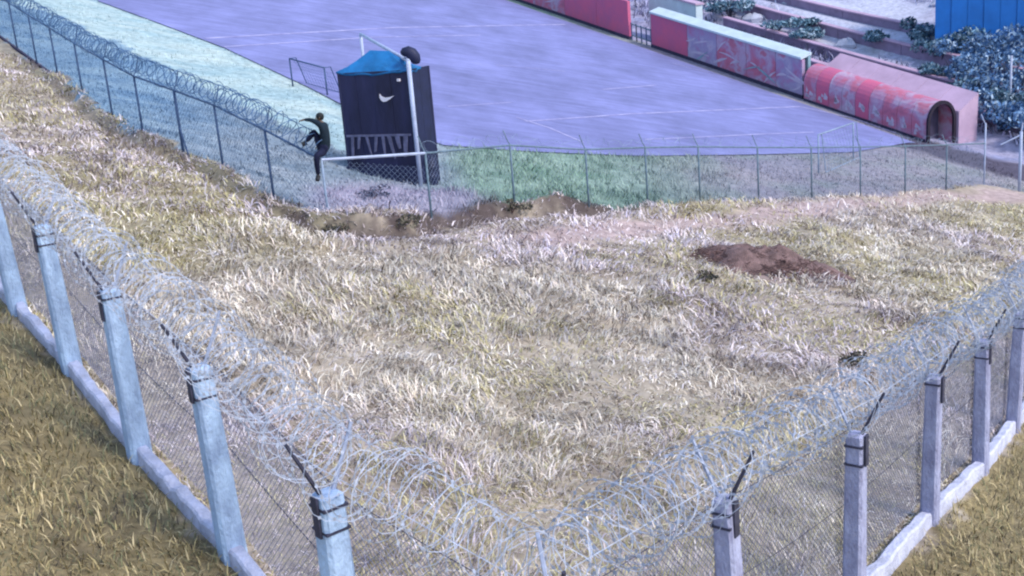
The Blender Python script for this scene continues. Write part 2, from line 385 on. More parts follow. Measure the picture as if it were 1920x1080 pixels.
# ------------------------------------------------------------------ grass
def blades(name, x, y, L, wd, lean, col, label, cat, lift=0., spread=3.14):
    n = len(x); az = fbm(x, y, 2.4, 91)*14+rng.normal(0, spread*.5, n); z = GZ(x, y)-.01+lift
    B = np.stack([x, y, z], 1); dr = np.stack([np.cos(az), np.sin(az), np.zeros(n)], 1); sd = np.stack([-np.sin(az), np.cos(az), rng.uniform(-.5, .5, n)], 1)*wd[:, None]
    upv = np.array([0, 0, 1.])
    mid = B+(dr*np.sin(lean*.6)[:, None]+upv*np.cos(lean*.6)[:, None])*(L*.5)[:, None]
    tip = mid+(dr*np.sin(lean*1.25)[:, None]+upv*np.cos(lean*1.25)[:, None])*(L*.5)[:, None]
    tip[:, 2] = np.maximum(tip[:, 2], z+.015)
    V = np.stack([B-sd, B+sd, mid-sd*.8, mid+sd*.8, tip], 1).reshape(-1, 3)
    o = np.arange(n)[:, None]*5
    F = np.concatenate([o+np.array([[0, 1, 3]]), o+np.array([[0, 3, 2]]), o+np.array([[2, 3, 4]])], 0)
    ob = npmesh(name, V, F, M['blade'], np.repeat(col, 5, 0)); tag(ob, label, cat, kind='stuff'); return ob
def inframe(x, y, mg=160):
    P = np.stack([x, y, T(x, y)], 1)-CAM; ww = P@CF; u = 960+FPX*(P@CR)/ww; v = 540-FPX*(P@CU)/ww
    return (ww > 2) & (u > -mg) & (u < 1920+mg) & (v > -mg) & (v < 1080+mg)
def scatter(n, x0, x1, y0, y1, dens):
    x = rng.uniform(x0, x1, n); y = rng.uniform(y0, y1, n)
    k = inframe(x, y); x, y = x[k], y[k]; k = rng.uniform(0, 1, len(x)) < dens(x, y); return x[k], y[k]
def pal(n, cols, wts):
    idx = rng.choice(len(cols), n, p=np.array(wts)/sum(wts)); return np.array([lin(*c, .88) for c in cols])[idx]*rng.uniform(.7, 1.2, (n, 1))
# dry yard grass: tussocks of bent straw
x, y = scatter(1250000, -29, 24, 7, 50, lambda x, y: np.clip((15/np.maximum(y, 9))**1.5, 0, 1)*(.5+.5*sstep(fbm(x, y, .8, 41), .36, .6)))
k = inpoly(x, y, YARD) & (pdist(x, y, NEAR)[0] > .12); x, y = x[k], y[k]
path = sstep(pdist(x, y, [xy(gp(*q)) for q in ((1020, 452), (1200, 425), (1450, 400), (1700, 372), (1900, 368))])[0], 1.2, .3)
dB, sB = pdist(x, y, BANK); bank = sstep(abs(dB*sB+.05), .55, .2)*sstep(x, 6, 3)
k = rng.uniform(0, 1, len(x)) > np.maximum(path*.7, bank*.3*sstep(x, -9, -5)); x, y = x[k], y[k]
n = len(x)
t = fbm(x, y, 2.2, 51)
col = pal(n, [(208, 196, 182), (234, 226, 216), (178, 165, 150), (108, 97, 92), (216, 201, 192), (192, 185, 192)], [4, 3.6, 2.2, 2.2, 2.4, 2.6])
col = col*(.8+.5*sstep(fbm(x, y, .7, 55), .35, .65))[:, None]; yel = sstep(fbm(x, y, 4.5, 61), .42, .68)*.5; lil = (sstep(fbm(x, y, 6.5, 66), .42, .62)*.75)[:, None]; col = col*(1-lil)+col*np.array([[.98, .95, 1.18]])*lil; col = np.where((rng.uniform(0, 1, n) < yel)[:, None], pal(n, [(198, 186, 144), (170, 160, 118), (220, 210, 174), (144, 140, 108)], [3, 2, 2, 1]), col)
t2 = sstep(fbm(x, y, 1.4, 57), .3, .65); L = rng.uniform(.12, .38, n)*(.6+.6*t2); wdt = rng.uniform(.004, .010, n)*np.clip(y/15, .9, 2.2); lean = 1.55-rng.uniform(0, .3+.55*t2, n)
blades('dry_grass', x, y, L, wdt, lean, col, 'dry straw coloured grass lying tangled across the yard between the two fences', 'dry grass', spread=2.5)
print('yard blades', n)
# grass outside the near fence
x, y = scatter(420000, -20, 22, 6, 34, lambda x, y: np.clip((13/np.maximum(y, 7))**1.4, 0, 1))
k = ~inpoly(x, y, YARD) & ~inpoly(x, y, COMP) & (pdist(x, y, NEAR)[0] > .16); x, y = x[k], y[k]; n = len(x)
col = pal(n, [(144, 130, 98), (178, 162, 120), (84, 76, 68), (204, 186, 148), (128, 128, 98)], [3, 3, 2, 2, 2])
blades('olive_grass', x, y, rng.uniform(.1, .28, n), rng.uniform(.004, .010, n), rng.uniform(.5, 1.5, n), col, 'olive and yellow grass on the near side of the concrete post fence', 'grass')
# turf inside the inner fence
x, y = scatter(190000, -28, 26, 28, 66, lambda x, y: np.clip(32/np.maximum(y, 20), 0, 1)*(.4+.6*sstep(fbm(x, y, 1.5, 71), .35, .6)))
k = inpoly(x, y, COMP) & ~inpoly(x, y, PITCH_P); x, y = x[k], y[k]; n = len(x)
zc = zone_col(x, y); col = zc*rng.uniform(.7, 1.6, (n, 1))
thin = (~inpoly(x, y, STRIP_P)) | (rng.uniform(0, 1, n) < .25); x, y, col = x[thin], y[thin], col[thin]; n = len(x)
tall = np.where((x > -2) & (x < 9), 1.5, .8)
blades('compound_turf', x, y, rng.uniform(.08, .26, n)*tall, rng.uniform(.01, .022, n), rng.uniform(.3, 1.3, n), col, 'blue green turf and weeds inside the inner fence beside the court', 'turf')

x, y = scatter(60000, 8, 60, 60, 125, lambda x, y: .15+.85*sstep(fbm(x, y, 2.4, 81), .42, .62))
e = (x-W0[0])*WN[0]+(y-W0[1])*WN[1]; k = (e > 4.2) & (glare_patch(x, y, fbm(x, y, 3.2, 11)) < .35+.5*(rng.uniform(0, 1, len(x)) < .12)); x, y = x[k], y[k]; n = len(x)
col = zone_col(x, y)*rng.choice([.35, .6, 1.1, 1.5], n, p=[.25, .25, .3, .2])[:, None]; col = np.minimum(col, .85)
blades('hillside_scrub', x, y, rng.uniform(.3, 1.0, n), rng.uniform(.03, .07, n), rng.uniform(.5, 1.45, n), col, 'blue grey scrub and litter covering the hillside behind the red walls', 'scrub')
# ------------------------------------------------------------------ fences
def wire_panel(mb, a, b, h0, h1, sp, r, off):
    """two crossed families of straight wires between feet a and b"""
    a, b = np.asarray(a), np.asarray(b); d = b-a; L = np.linalg.norm(d[:2]); n = np.array([-d[1], d[0], 0])/L
    H = h1-h0; pt = lambda u, v, s: a+d*(u/L)+np.array([0, 0, h0+v])+n*(off+s)
    for sg in (1, -1):
        c = -H if sg == 1 else 0.
        hi = L if sg == 1 else L+H
        while c < hi:
            if sg == 1: u0, u1 = max(c, 0), min(c+H, L); v0, v1 = u0-c, u1-c
            else: u0, u1 = max(c-H, 0), min(c, L); v0, v1 = c-u0, c-u1
            if u1-u0 > .02: mb.tube([pt(u0, v0, sg*r), pt(u1, v1, sg*r)], r, 3, False)
            c += sp
def coil(mb, a, b, rad, pitch, r, seed, barbs=True, sides=3, seg=14, jit=.12):
    a, b = np.asarray(a, float), np.asarray(b, float); d = b-a; L = np.linalg.norm(d); t = d/L
    n = np.cross(t, [0, 0, 1.]); n /= np.linalg.norm(n); u = np.cross(n, t); q = random.Random(seed)
    for hand in (1, -1):
        N = int(L/pitch*seg); ph = q.uniform(0, 6.28); P = []; jr = 1; jx = 0; jt = 0
        for i in range(N+1):
            if i % seg == 0: jr2 = 1+q.uniform(-jit, jit); jx2 = q.uniform(-jit, jit)*rad; jt2 = q.uniform(-jit, jit)*1.6
            jr += (jr2-jr)*.3; jx += (jx2-jx)*.3; jt += (jt2-jt)*.3
            th = ph+hand*2*math.pi*i/seg
            p = a+d*i/N+rad*jr*(math.cos(th)*n+math.sin(th)*u)+u*jx+t*rad*jt*math.sin(th)
            P.append(p)
        mb.tube(P, r, sides, False)
        if barbs:
            for i in range(0, N, 2):
                e = P[i+1]-P[i]; e /= np.linalg.norm(e)+1e-9; s = np.cross(e, t); m_ = (P[i]+P[i+1])/2
                mb.add([m_-e*.03, m_+s*.02, m_+e*.03, m_-s*.02], [(0, 1, 2, 3)])
G3 = lambda p: gz(p[0], p[1])
HN = 2.4
fn = empty('perimeter_fence', g(*NC), 'chain link fence on pale concrete posts with coiled razor wire across the foreground', 'fence')
for i, p in enumerate(NEAR):
    a = np.array(NEAR[max(i-1, 0)]); b = np.array(NEAR[min(i+1, len(NEAR)-1)]); t2 = (b-a)/np.linalg.norm(b-a); n2 = np.array([-t2[1], t2[0]])
    t3 = np.array([*t2, 0]); n3 = np.array([*n2, 0]); f = g(*p)
    left = i <= 6
    q = random.Random(i*3+1); tilt = t3*q.uniform(-.035, .035)+n3*q.uniform(-.035, .035)
    if left: tilt = tilt-CR*[1, 1, 0]*.02
    mb = MB(); w0 = .15 if left else .13; w1 = .12 if left else .105
    o = f+np.array([0, 0, -.35]); e = f+np.array([0, 0, HN])+tilt*HN
    # tapered post with chamfered edges
    def ring(c, s): return [c+s*(x_*t3+y_*n3) for x_, y_ in ((-1, -.72), (-.72, -1), (.72, -1), (1, -.72), (1, .72), (.72, 1), (-.72, 1), (-1, .72))]
    R4 = ring(o, w0)+ring(f*.4+e*.6, (w0*.4+w1*.6)*q.uniform(.97, 1.03))+ring(e, w1)+ring(e+[0, 0, .03], w1*.7)
    fs = [(k*8+j, k*8+(j+1) % 8, k*8+8+(j+1) % 8, k*8+8+j) for k in range(3) for j in range(8)]+[tuple(range(24, 32)), tuple(range(7, -1, -1))]
    post = mb.add(R4, fs).build('post', M['post_blue'] if left else M['post_lilac'], fn)
    # steel strap around the post head and the two splayed arms
    mb = MB()
    for zz in (-.10+q.uniform(-.03, .03), -.30+q.uniform(-.08, .05))[:q.choice((1, 2, 2))]: mb.box(e+[0, 0, zz], t3*(w1+.012), n3*(w1+.010), np.array([0, 0, .013]))
    mb.box(e+[0, 0, -.18]-n3*(w1+.02), t3*.05, n3*.012, np.array([0, 0, .2])).build('bracket', M['bracket'], post)
    for s in (1, -1):
        mb = MB(); tip = e+n3*s*.34+[0, 0, .60]
        mb.tube([e+[0, 0, -.06]+n3*s*.03, tip], [.024, .018], 5).build('arm', M['bracket'] if s == -1 else M['arm_lt'], post)
for i, (p, q_) in enumerate(zip(NEAR[:-1], NEAR[1:])):
    a, b = g(*p), g(*q_); d = (b-a); t3 = d/np.linalg.norm(d); n3 = np.array([-t3[1], t3[0], 0]); n3 /= np.linalg.norm(n3)
    # concrete grade beam in two cast lengths, slightly out of line
    q = random.Random(i+50)
    m1 = a+d*.5
    mb = MB(); u = np.array([0, 0, 1.])
    L_ = np.linalg.norm(d); ks = 14; vs = []
    for k in range(ks+1):
        c_ = a+t3*.11+(d-t3*.22)*k/ks; zt = .25+q.uniform(-.022, .016); w_ = .085+q.uniform(-.012, .010); sh_ = n3*q.uniform(-.012, .012)
        if q.random() < .14: zt -= .04
        vs += [c_-n3*w_*1.15-u*.3, c_-n3*w_+u*(zt-.03)+sh_, c_-n3*w_*.7+u*zt+sh_, c_+n3*w_*.7+u*(zt+q.uniform(-.012, .008))+sh_, c_+n3*w_+u*(zt-.03)+sh_, c_+n3*w_*1.15-u*.3]
    fs = [(k*6+m_, k*6+(m_+1) % 6, k*6+6+(m_+1) % 6, k*6+6+m_) for k in range(ks) for m_ in range(6)]+[tuple(range(5, -1, -1)), tuple(range(ks*6, ks*6+6))]
    MB().add(vs, [f[::-1] for f in fs]).build('grade_beam', M['beam'], fn)
    mb = MB(); wire_panel(mb, a, b, .26, HN-.05, .085, .0036, .165)
    mb.build('chain_link_panel', M['wire_dk'], fn)
    mb = MB()
    for hh in (HN-.06, 1.35): 
        sag = [a+d*k/8+u*(hh-.03*math.sin(math.pi*k/8))+n3*.165 for k in range(9)]; mb.tube(sag, .006, 4)
    mb.build('tension_wire', M['bracket'], fn)
    mb = MB(); ca, cb = a+u*(HN+.42), b+u*(HN+.42); coil(mb, ca, cb, 0.33, .18, .0043, i+1, seg=16, jit=.36)
    for s in (-1, 1): mb.tube([ca+n3*s*.3+u*.1, cb+n3*s*.3+u*.1], .004, 3)
    mb.build('razor_wire_coil', M['wire'], fn)

HF = 2.09; HC = 1.70
def hf(i): return HC if i == len(FLx) else HF
ff = empty('inner_fence', g(*FCN), 'thin steel post chain link fence with razor wire around the court, bent at a corner', 'fence')
nL = len(FLx)
for i, p in enumerate(INNER):
    a = np.array(INNER[max(i-1, 0)]); b = np.array(INNER[min(i+1, len(INNER)-1)]); t2 = (b-a)/np.linalg.norm(b-a); n3 = np.array([-t2[1], t2[0], 0])
    f = g(*p); left = i < nL; big = i in (nL-3, len(INNER)-1)
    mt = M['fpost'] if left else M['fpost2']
    if i == len(INNER)-1: mt = M['white_pipe']
    if i == nL: mt = M['fwire2']
    rr = .036 if left else .032
    if big: rr *= 1.3
    Hh = hf(i)+(.9 if i == len(INNER)-1 else 0)
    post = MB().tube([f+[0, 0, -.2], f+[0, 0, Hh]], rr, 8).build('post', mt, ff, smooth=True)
    if i != nL: MB().tube([f+[0, 0, Hh-.03], f+[0, 0, Hh]+n3*.10+[0, 0, .12], f+[0, 0, Hh+.55 if left else Hh+.42]+n3*.24], .018, 5).build('arm', mt, post)
    if i == nL-3:
        MB().tube([f+[0, 0, .9], f+n3*-.2+np.array([t2[0], t2[1], 0])*.75+[0, 0, -.12]], .028, 6).build('brace', mt, post)
for i, (p, q_) in enumerate(zip(INNER[:-1], INNER[1:])):
    a, b = g(*p), g(*q_); d = b-a; u = np.array([0, 0, 1.]); n3 = np.array([-d[1], d[0], 0]); n3 /= np.linalg.norm(n3)
    left = i < nL
    rm = M['fpost'] if left else (M['white_pipe'] if i == nL else M['fpost2'])
    MB().tube([a+u*(hf(i)-.04), b+u*(hf(i+1)-.04)], .03 if i != nL else .042, 6).build('top_rail', rm, ff)
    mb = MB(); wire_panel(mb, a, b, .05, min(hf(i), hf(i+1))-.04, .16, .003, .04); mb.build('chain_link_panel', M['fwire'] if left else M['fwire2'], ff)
    if left:
        mb = MB(); coil(mb, a+u*(hf(i)+.29)+n3*.1, b+u*(hf(i+1)+.29)+n3*.1, .29, .42, .011, i+90, False, seg=14, jit=.25)
        mb.tube([a+u*(hf(i)+.54)+n3*.22, b+u*(hf(i+1)+.54)+n3*.22], .011, 4)
        mb.build('razor_wire_coil', M['fwire'], ff)
        MB().box((a+b)/2+u*-.02, d*.5, n3*.05, u*.12).build('foot_strip', M['plinth'], ff)  # dark strip along the foot of the left mesh
    elif i > nL:
        mb = MB(); coil(mb, a+u*(HF+.16)+n3*.06, b+u*(HF+.16)+n3*.06, .14, .8, .0045, i+90, False, seg=12, jit=.6)
        mb.build('razor_wire_coil', M['fwire2'], ff)

# second white corner post at the far right, with its stay
p = gp(1911, 362); f = g(p[0], p[1])
e = empty('corner_post', f, 'white pipe post with a stay beside the track at the right edge', 'post')
MB().tube([f+[0, 0, -.2], f+[0, 0, 2.9]], .075, 8).build('pipe', M['white_pipe'], e, smooth=True)
MB().tube([f+[0, 0, 2.75], f+[-.9, .1, 2.35]], .035, 6).build('stay', M['white_pipe'], e)
MB().tube([f+[0, 0, 2.88], f+[.1, .1, 3.3]], .03, 6).build('arm', M['white_pipe'], e)

# ------------------------------------------------------------------ navy booth
B0 = gp(786, 347); b0 = np.array([B0[0], B0[1], B0[2]])
U = np.array([-.90, .436, 0]); Vv = np.array([.436, .90, 0]); Z = np.array([0, 0, 1.])
BW, BD, BH = 2.62, 1.35, 3.72
bt = empty('guard_booth', b0, 'tall navy sheet clad booth with bright blue roof standing behind the inner fence corner', 'booth')
zb = -.3
MB().box(b0+U*BW/2+Vv*BD/2+Z*(BH+zb)/2, U*(BW/2-.03), Vv*(BD/2-.03), Z*((BH-zb)/2-.02)).build('core', M['booth_side'], bt)
np_ = 4
for k in range(np_):   # front sheets
    a = b0+U*(BW*k/np_)-Vv*.012*(k % 2)
    MB().box(a+U*BW/np_/2+Z*(.62+BH)/2, U*(BW/np_/2-.004), Vv*.03, Z*((BH-.62)/2)).build('cladding_sheet', M['booth'], bt)
MB().box(b0+U*BW/2-Vv*.06+Z*.28, U*(BW/2+.03), Vv*.06, Z*.36).build('base_board', M['booth_side'], bt)
for k in range(2):
    MB().box(b0+Vv*(BD*(k+.5)/2)-U*.0+Z*(BH/2), U*.035, Vv*(BD/4-.004), Z*(BH/2)).build('side_sheet', M['booth_side'], bt)
for (a, c) in ((0, 0), (1, 0), (0, 1)):
    MB().tube([b0+U*BW*a+Vv*BD*c+Z*zb-U*.02+Vv*-.02, b0+U*BW*a+Vv*BD*c+Z*BH-U*.02-Vv*.02], .05, 6).build('corner_post', M['booth_side'], bt)
# torn pale strips along the lower third
q = random.Random(5)
for k in range(8):
    a = .18+k*.30+q.uniform(-.05, .05); wd = q.uniform(.09, .19); l = q.uniform(.4, .78); sk = q.uniform(-.16, .16)
    o_ = b0-Vv*(.055)
    poly = [o_+U*a+Z*1.62, o_+U*(a+wd)+Z*1.64, o_+U*(a+wd*.8+sk*.5)+Z*(1.62-l*.5), o_+U*(a+wd*.5+sk)+Z*(1.62-l), o_+U*(a+sk*.8)+Z*(1.62-l*.95), o_+U*(a+sk*.4)+Z*(1.62-l*.5)]
    MB().prism(poly, -Vv*.02).build('torn_strip', M['strip'], bt)
MB().box(b0-Vv*.06+U*BW/2+Z*1.66, U*BW*.47, Vv*.018, Z*.035).build('batten', M['strip'], bt)
# small white curved patch on the front
o_ = b0-Vv*.05+U*.83+Z*2.83
sh = [(.26, .17), (.20, .10), (.08, .045), (-.08, .055), (-.28, .10), (-.12, .0), (.02, -.07), (.14, -.09), (.22, -.04), (.27, .05)]
MB().prism([o_+U*x_+Z*z_ for x_, z_ in sh], -Vv*.02).build('white_patch', M['mark'], bt)
MB().box(b0-Vv*.06+U*.32+Z*3.42, U*.05, Vv*.04, Z*.04).build('lamp', M['mark'], bt)
# roof: sagging hipped tarpaulin
ap1 = b0+U*BW*.66+Vv*BD*.5+Z*(BH+.64); ap2 = b0+U*BW*.40+Vv*BD*.55+Z*(BH+.58)
ov = .05; c = [b0-U*ov-Vv*ov+Z*(BH+.02), b0+U*(BW+ov)-Vv*ov+Z*(BH+.02), b0+U*(BW+ov)+Vv*(BD*.6)+Z*(BH+.04), b0-U*ov+Vv*(BD*.6)+Z*(BH+.04)]
mb = MB(); ns = 10; rows = []
def hip(s, tt):   # ring at height fraction tt, s in 0..4 round the eaves
    k = int(s) % 4; fr = s-int(s); p = c[k]*(1-fr)+c[(k+1) % 4]*fr; tgt = ap2 if k in (3,) or (k == 0 and fr < .5) or (k == 2 and fr > .5) else ap1
    wgt = {0: fr, 1: 1, 2: 1-fr, 3: 0}[k]; tgt = ap2*(1-wgt)+ap1*wgt
    r_ = p*(1-tt)+tgt*tt; r_ = r_+Z*(-.10*math.sin(math.pi*tt)*(.6+.4*math.sin(9*s))) ; 
    if tt == 0: r_ = r_-Z*(.09*math.sin(math.pi*fr)+.03*math.sin(17*s))
    return r_
NS = 32
for tt in (0, .3, .6, .85, 1): rows.append([hip(4*k/NS, tt) for k in range(NS)])
vs = [p for r_ in rows for p in r_]; fs = [(r_*NS+k, r_*NS+(k+1) % NS, (r_+1)*NS+(k+1) % NS, (r_+1)*NS+k) for r_ in range(4) for k in range(NS)]
lo = [p-Z*.05 for p in rows[0]]; base = len(vs); vs += lo; fs += [(base+k, base+(k+1) % NS, (k+1) % NS, k) for k in range(NS)]+[tuple(range(base+NS-1, base-1, -1)), tuple(range(4*NS, 5*NS))]
roof = mb.add(vs, fs).build('roof', M['roof'], bt, smooth=False)

# ------------------------------------------------------------------ white pipe frame in front of the booth, with floodlight
pb = gp(790, 345); pf = g(pb[0], pb[1]-.25)
top_ = None
for Hh in np.arange(2.5, 5, .01):
    u_, v_ = pj(pf+[0, 0, Hh])
    if v_ < 114: top_ = pf+[0, 0, Hh]; break
d = ray(676, 64); tY = (top_[2]+.0-CAM[2])/d[2]; tY = min(max(tY, 41), 46.); far_ = CAM+d*tY
gf = empty('pipe_frame', pf, 'white pipe frame with one tall upright and a long top bar beside the booth', 'frame')
MB().tube([pf-[0, 0, .2], top_], .075, 10).build('upright', M['white_pipe'], gf, smooth=True)
MB().tube([top_, far_], .062, 10).build('top_bar', M['white_pipe'], gf, smooth=True)
ff_ = g(far_[0], far_[1]); MB().tube([ff_-[0, 0, .2], far_], .062, 8).build('upright', M['white_pipe'], gf, smooth=True)
fo = top_+np.array([.02, .22, .08])
fl = empty('floodlight', fo, 'dark rounded floodlight on the corner of the white pipe frame', 'floodlight')
MB().tube([fo+[-.24, 0, .12], fo+[-.22, 0, .13], fo+[-.14, 0, .18], fo+[-.02, 0, .19], fo+[.10, 0, .12], fo+[.18, 0, .0], fo+[.21, 0, -.12], fo+[.21, 0, -.2], fo+[.21, 0, -.22]], [.02, .09, .15, .185, .2, .19, .16, .11, .02], 16).build('housing', M['booth_side'], fl, smooth=True)
MB().tube([top_+[0, 0, -.02], fo+[.0, 0, .05]], .03, 6).build('bracket', M['booth_side'], fl)
# dark drum hung low against the booth side
dp = at(806, 312, 38.0); dg = g(dp[0]+.05, dp[1]-.6)
dr_ = empty('oil_drum', dg, 'dark drum standing against the right side of the booth', 'drum')
prof = [(0, .26), (.02, .28), (.28, .27), (.30, .29), (.32, .27), (.58, .27), (.60, .29), (.62, .27), (.88, .28), (.9, .26)]
MB().tube([dg+[0, 0, z_-.05] for z_, _ in prof], [r_*.8 for _, r_ in prof], 14).build('body', M['booth_side'], dr_, smooth=True)
MB().tube([dg+[.08, .0, .85], dg+[.08, 0, .88]], .04, 8).build('bung', M['bracket'], dr_)

# ------------------------------------------------------------------ small goals on the court
def goal(name, pA, pB, h, r, mt, label, nt_mt=None, back=None):
    a, b = g(*pA, 0), g(*pB, 0); e = empty(name, (a+b)/2, label, 'goal'); u = np.array([0, 0, h])
    MB().tube([a-[0, 0, .05], a+u], r, 8).build('post', mt, e, smooth=True); MB().tube([b-[0, 0, .05], b+u], r, 8).build('post', mt, e, smooth=True)
    MB().tube([a+u, b+u], r, 8).build('crossbar', mt, e, smooth=True)
    bk = np.array([*back, 0])
    for p in (a, b):
        q_ = g(p[0]+back[0], p[1]+back[1]); MB().tube([p+u, p+u+bk*.45, q_], r*.7, 6).build('stay', mt, e)
    qa, qb = g(a[0]+back[0], a[1]+back[1]), g(b[0]+back[0], b[1]+back[1])
    MB().tube([qa, qb], r*.7, 6).build('ground_bar', mt, e)
    mb = MB(); n = 12
    for k in range(1, n):
        s = k/n; P0 = (a+u)*(1-s)+(b+u)*s; P2 = qa*(1-s)+qb*s; mb.tube([P0, P0*.5+P2*.5+bk*.2, P2], .006, 3, False)
    for k in range(1, 7):
        s = k/7; mb.tube([(a+u)*(1-s)+qa*s+bk*.2*math.sin(math.pi*s), (b+u)*(1-s)+qb*s+bk*.2*math.sin(math.pi*s)], .006, 3, False)
    mb.build('net', nt_mt or mt, e)
goal('goal_frame', xy(gp(1535, 326)), xy(gp(1600, 298)), 1.75, .035, M['fwire2'], 'pale goal frame standing on the right side of the court', M['fwire2'], (.5, .6))
goal('goal_frame', xy(gp(549, 160)), xy(gp(614, 178)), 1.2, .035, M['fpost'], 'dark little goal frame on the pale strip left of the booth', M['fwire'], (.5, .9))

# ------------------------------------------------------------------ red mural wall beside the court
def wpt(px, off=0):   # parameter along the wall line where it meets column px
    lo, hi = -45., LW+8
    for _ in range(50):
        mid = (lo+hi)/2; p = W0+WD*mid; u_, _v = pj([p[0], p[1], float(T(*p))])
        if u_ < px: lo = mid
        else: hi = mid
    return mid
WD3 = np.array([*WD, 0]); WN3 = np.array([*WN, 0]); Z3 = np.array([0, 0, 1.])
def wp(t, o=0, z=0): p = W0+WD*t+WN*o; q_ = W0+WD*t; return np.array([p[0], p[1], float(T(*q_))+z])
def wall_seg(parent, name, t0, t1, h0, h1, o0, o1, mt, n=1, bevel=0):
    mb = MB(); a, b = wp(t0), wp(t1)
    vs = []
    for p in (a, b):
        for (o, z) in ((o0, h0), (o1, h0), (o1, h1), (o0, h1)): vs.append(p+WN3*o+Z3*z)
    return mb.add(vs, [(0, 1, 2, 3)[::-1], (4, 5, 6, 7), (0, 1, 5, 4), (1, 2, 6, 5), (2, 3, 7, 6), (3, 0, 4, 7)]).build(name, mt, parent, bevel=bevel)
def mural(name, pxs, mats, h, label, coping):
    ts = [wpt(p) for p in pxs]; e = empty(name, wp(ts[0]), label, 'wall')
    wall_seg(e, 'plinth', ts[0], ts[-1], -.4, .22, -.06, .30, M['plinth'])
    for k, (a, b) in enumerate(zip(ts[:-1], ts[1:])):
        pn = wall_seg(e, 'panel', a+.02, b-.02, .22, h, 0, .25, mats[k % len(mats)])
        q = random.Random(k+len(pxs)*7)
        if mats[k % len(mats)] is not M['red']:
            # painted strokes of the worn mural, thin raised paint patches
            for j in range(4):
                t_ = a+(b-a)*q.uniform(.1, .85); z_ = q.uniform(.5, h-.6); l = q.uniform(.8, 2.0); th = q.uniform(.05, .11); ang = q.uniform(-.9, .9); cv = q.uniform(-.5, .5)
                top2 = []; bot2 = []
                for s in range(6):
                    s_ = s/5-.5; xx = s_*l; zz = math.tan(ang)*xx*.6+cv*(s_*s_)*.8; wv = th*(1-2*abs(s_)*.7)
                    top2.append(wp(t_+xx)*[1, 1, 0]+Z3*(wp(t_)[2]+z_+zz+wv)-WN3*.02); bot2.append(wp(t_+xx)*[1, 1, 0]+Z3*(wp(t_)[2]+z_+zz-wv)-WN3*.02)
                if top2[0][2]-wp(t_-l/2)[2] > h or bot2[-1][2]-wp(t_+l/2)[2] < .2: continue
                MB().prism(top2+bot2[::-1], WN3*.03).build('painted_stroke', M['muralwhite'] if q.random() < .65 else M['muralteal'], pn)
    if coping:
        a, b = ts[0], ts[-1]; sg = MB()
        A, B = wp(a), wp(b)
        vs = []
        for p in (A, B):
            for (o, z) in ((-.10, h), (.8, h+.24), (.8, h+.38), (-.10, h+.13)): vs.append(p+WN3*o+Z3*z)
        sg.add(vs, [(3, 2, 1, 0), (4, 5, 6, 7), (0, 1, 5, 4), (1, 2, 6, 5), (2, 3, 7, 6), (3, 0, 4, 7)]).build('coping', M['coping'], e)
        wall_seg(e, 'rear_wall', a, b, -.2, h+.2, .5, .72, M['muralteal'])
    return e
mural('mural_wall', (930, 1000, 1060, 1120, 1180), [M['red'], M['red2'], M['red'], M['red']], 2.75, 'pink red painted wall left of the white gap on the far side of the court', False)
mural('mural_wall', (1222, 1290, 1345, 1400, 1455, 1505), [M['red'], M['red3'], M['red2'], M['red2'], M['red3']], 2.4, 'long worn red mural wall with white coping right of the white gap', True)
# white gap with a barred gate
ta, tb = wpt(1183), wpt(1220)
e = empty('gate', wp(ta), 'low barred gate in the gap between the two red walls', 'gate')
for k in range(5): MB().tube([wp(ta+(tb-ta)*k/4, .1, -.1), wp(ta+(tb-ta)*k/4, .1, 1.25)], .05, 6).build('bar', M['fpost'] if k != 1 else M['bracket'], e)
for z_ in (.35, 1.15): MB().tube([wp(ta, .1, z_), wp(tb, .1, z_)], .05, 6).build('rail', M['fpost2'], e)
wall_o = empty('white_block', wp(ta, 3.2), 'white rendered block seen through the gap behind the barred gate', 'wall')
wall_seg(wall_o, 'render', ta-1.6, tb+1.6, -.5, 3.0, 3.0, 3.6, M['coping']); wall_seg(wall_o, 'cap', ta-1.7, tb+1.7, 3.0, 3.12, 2.9, 3.7, M['pinkroof'])

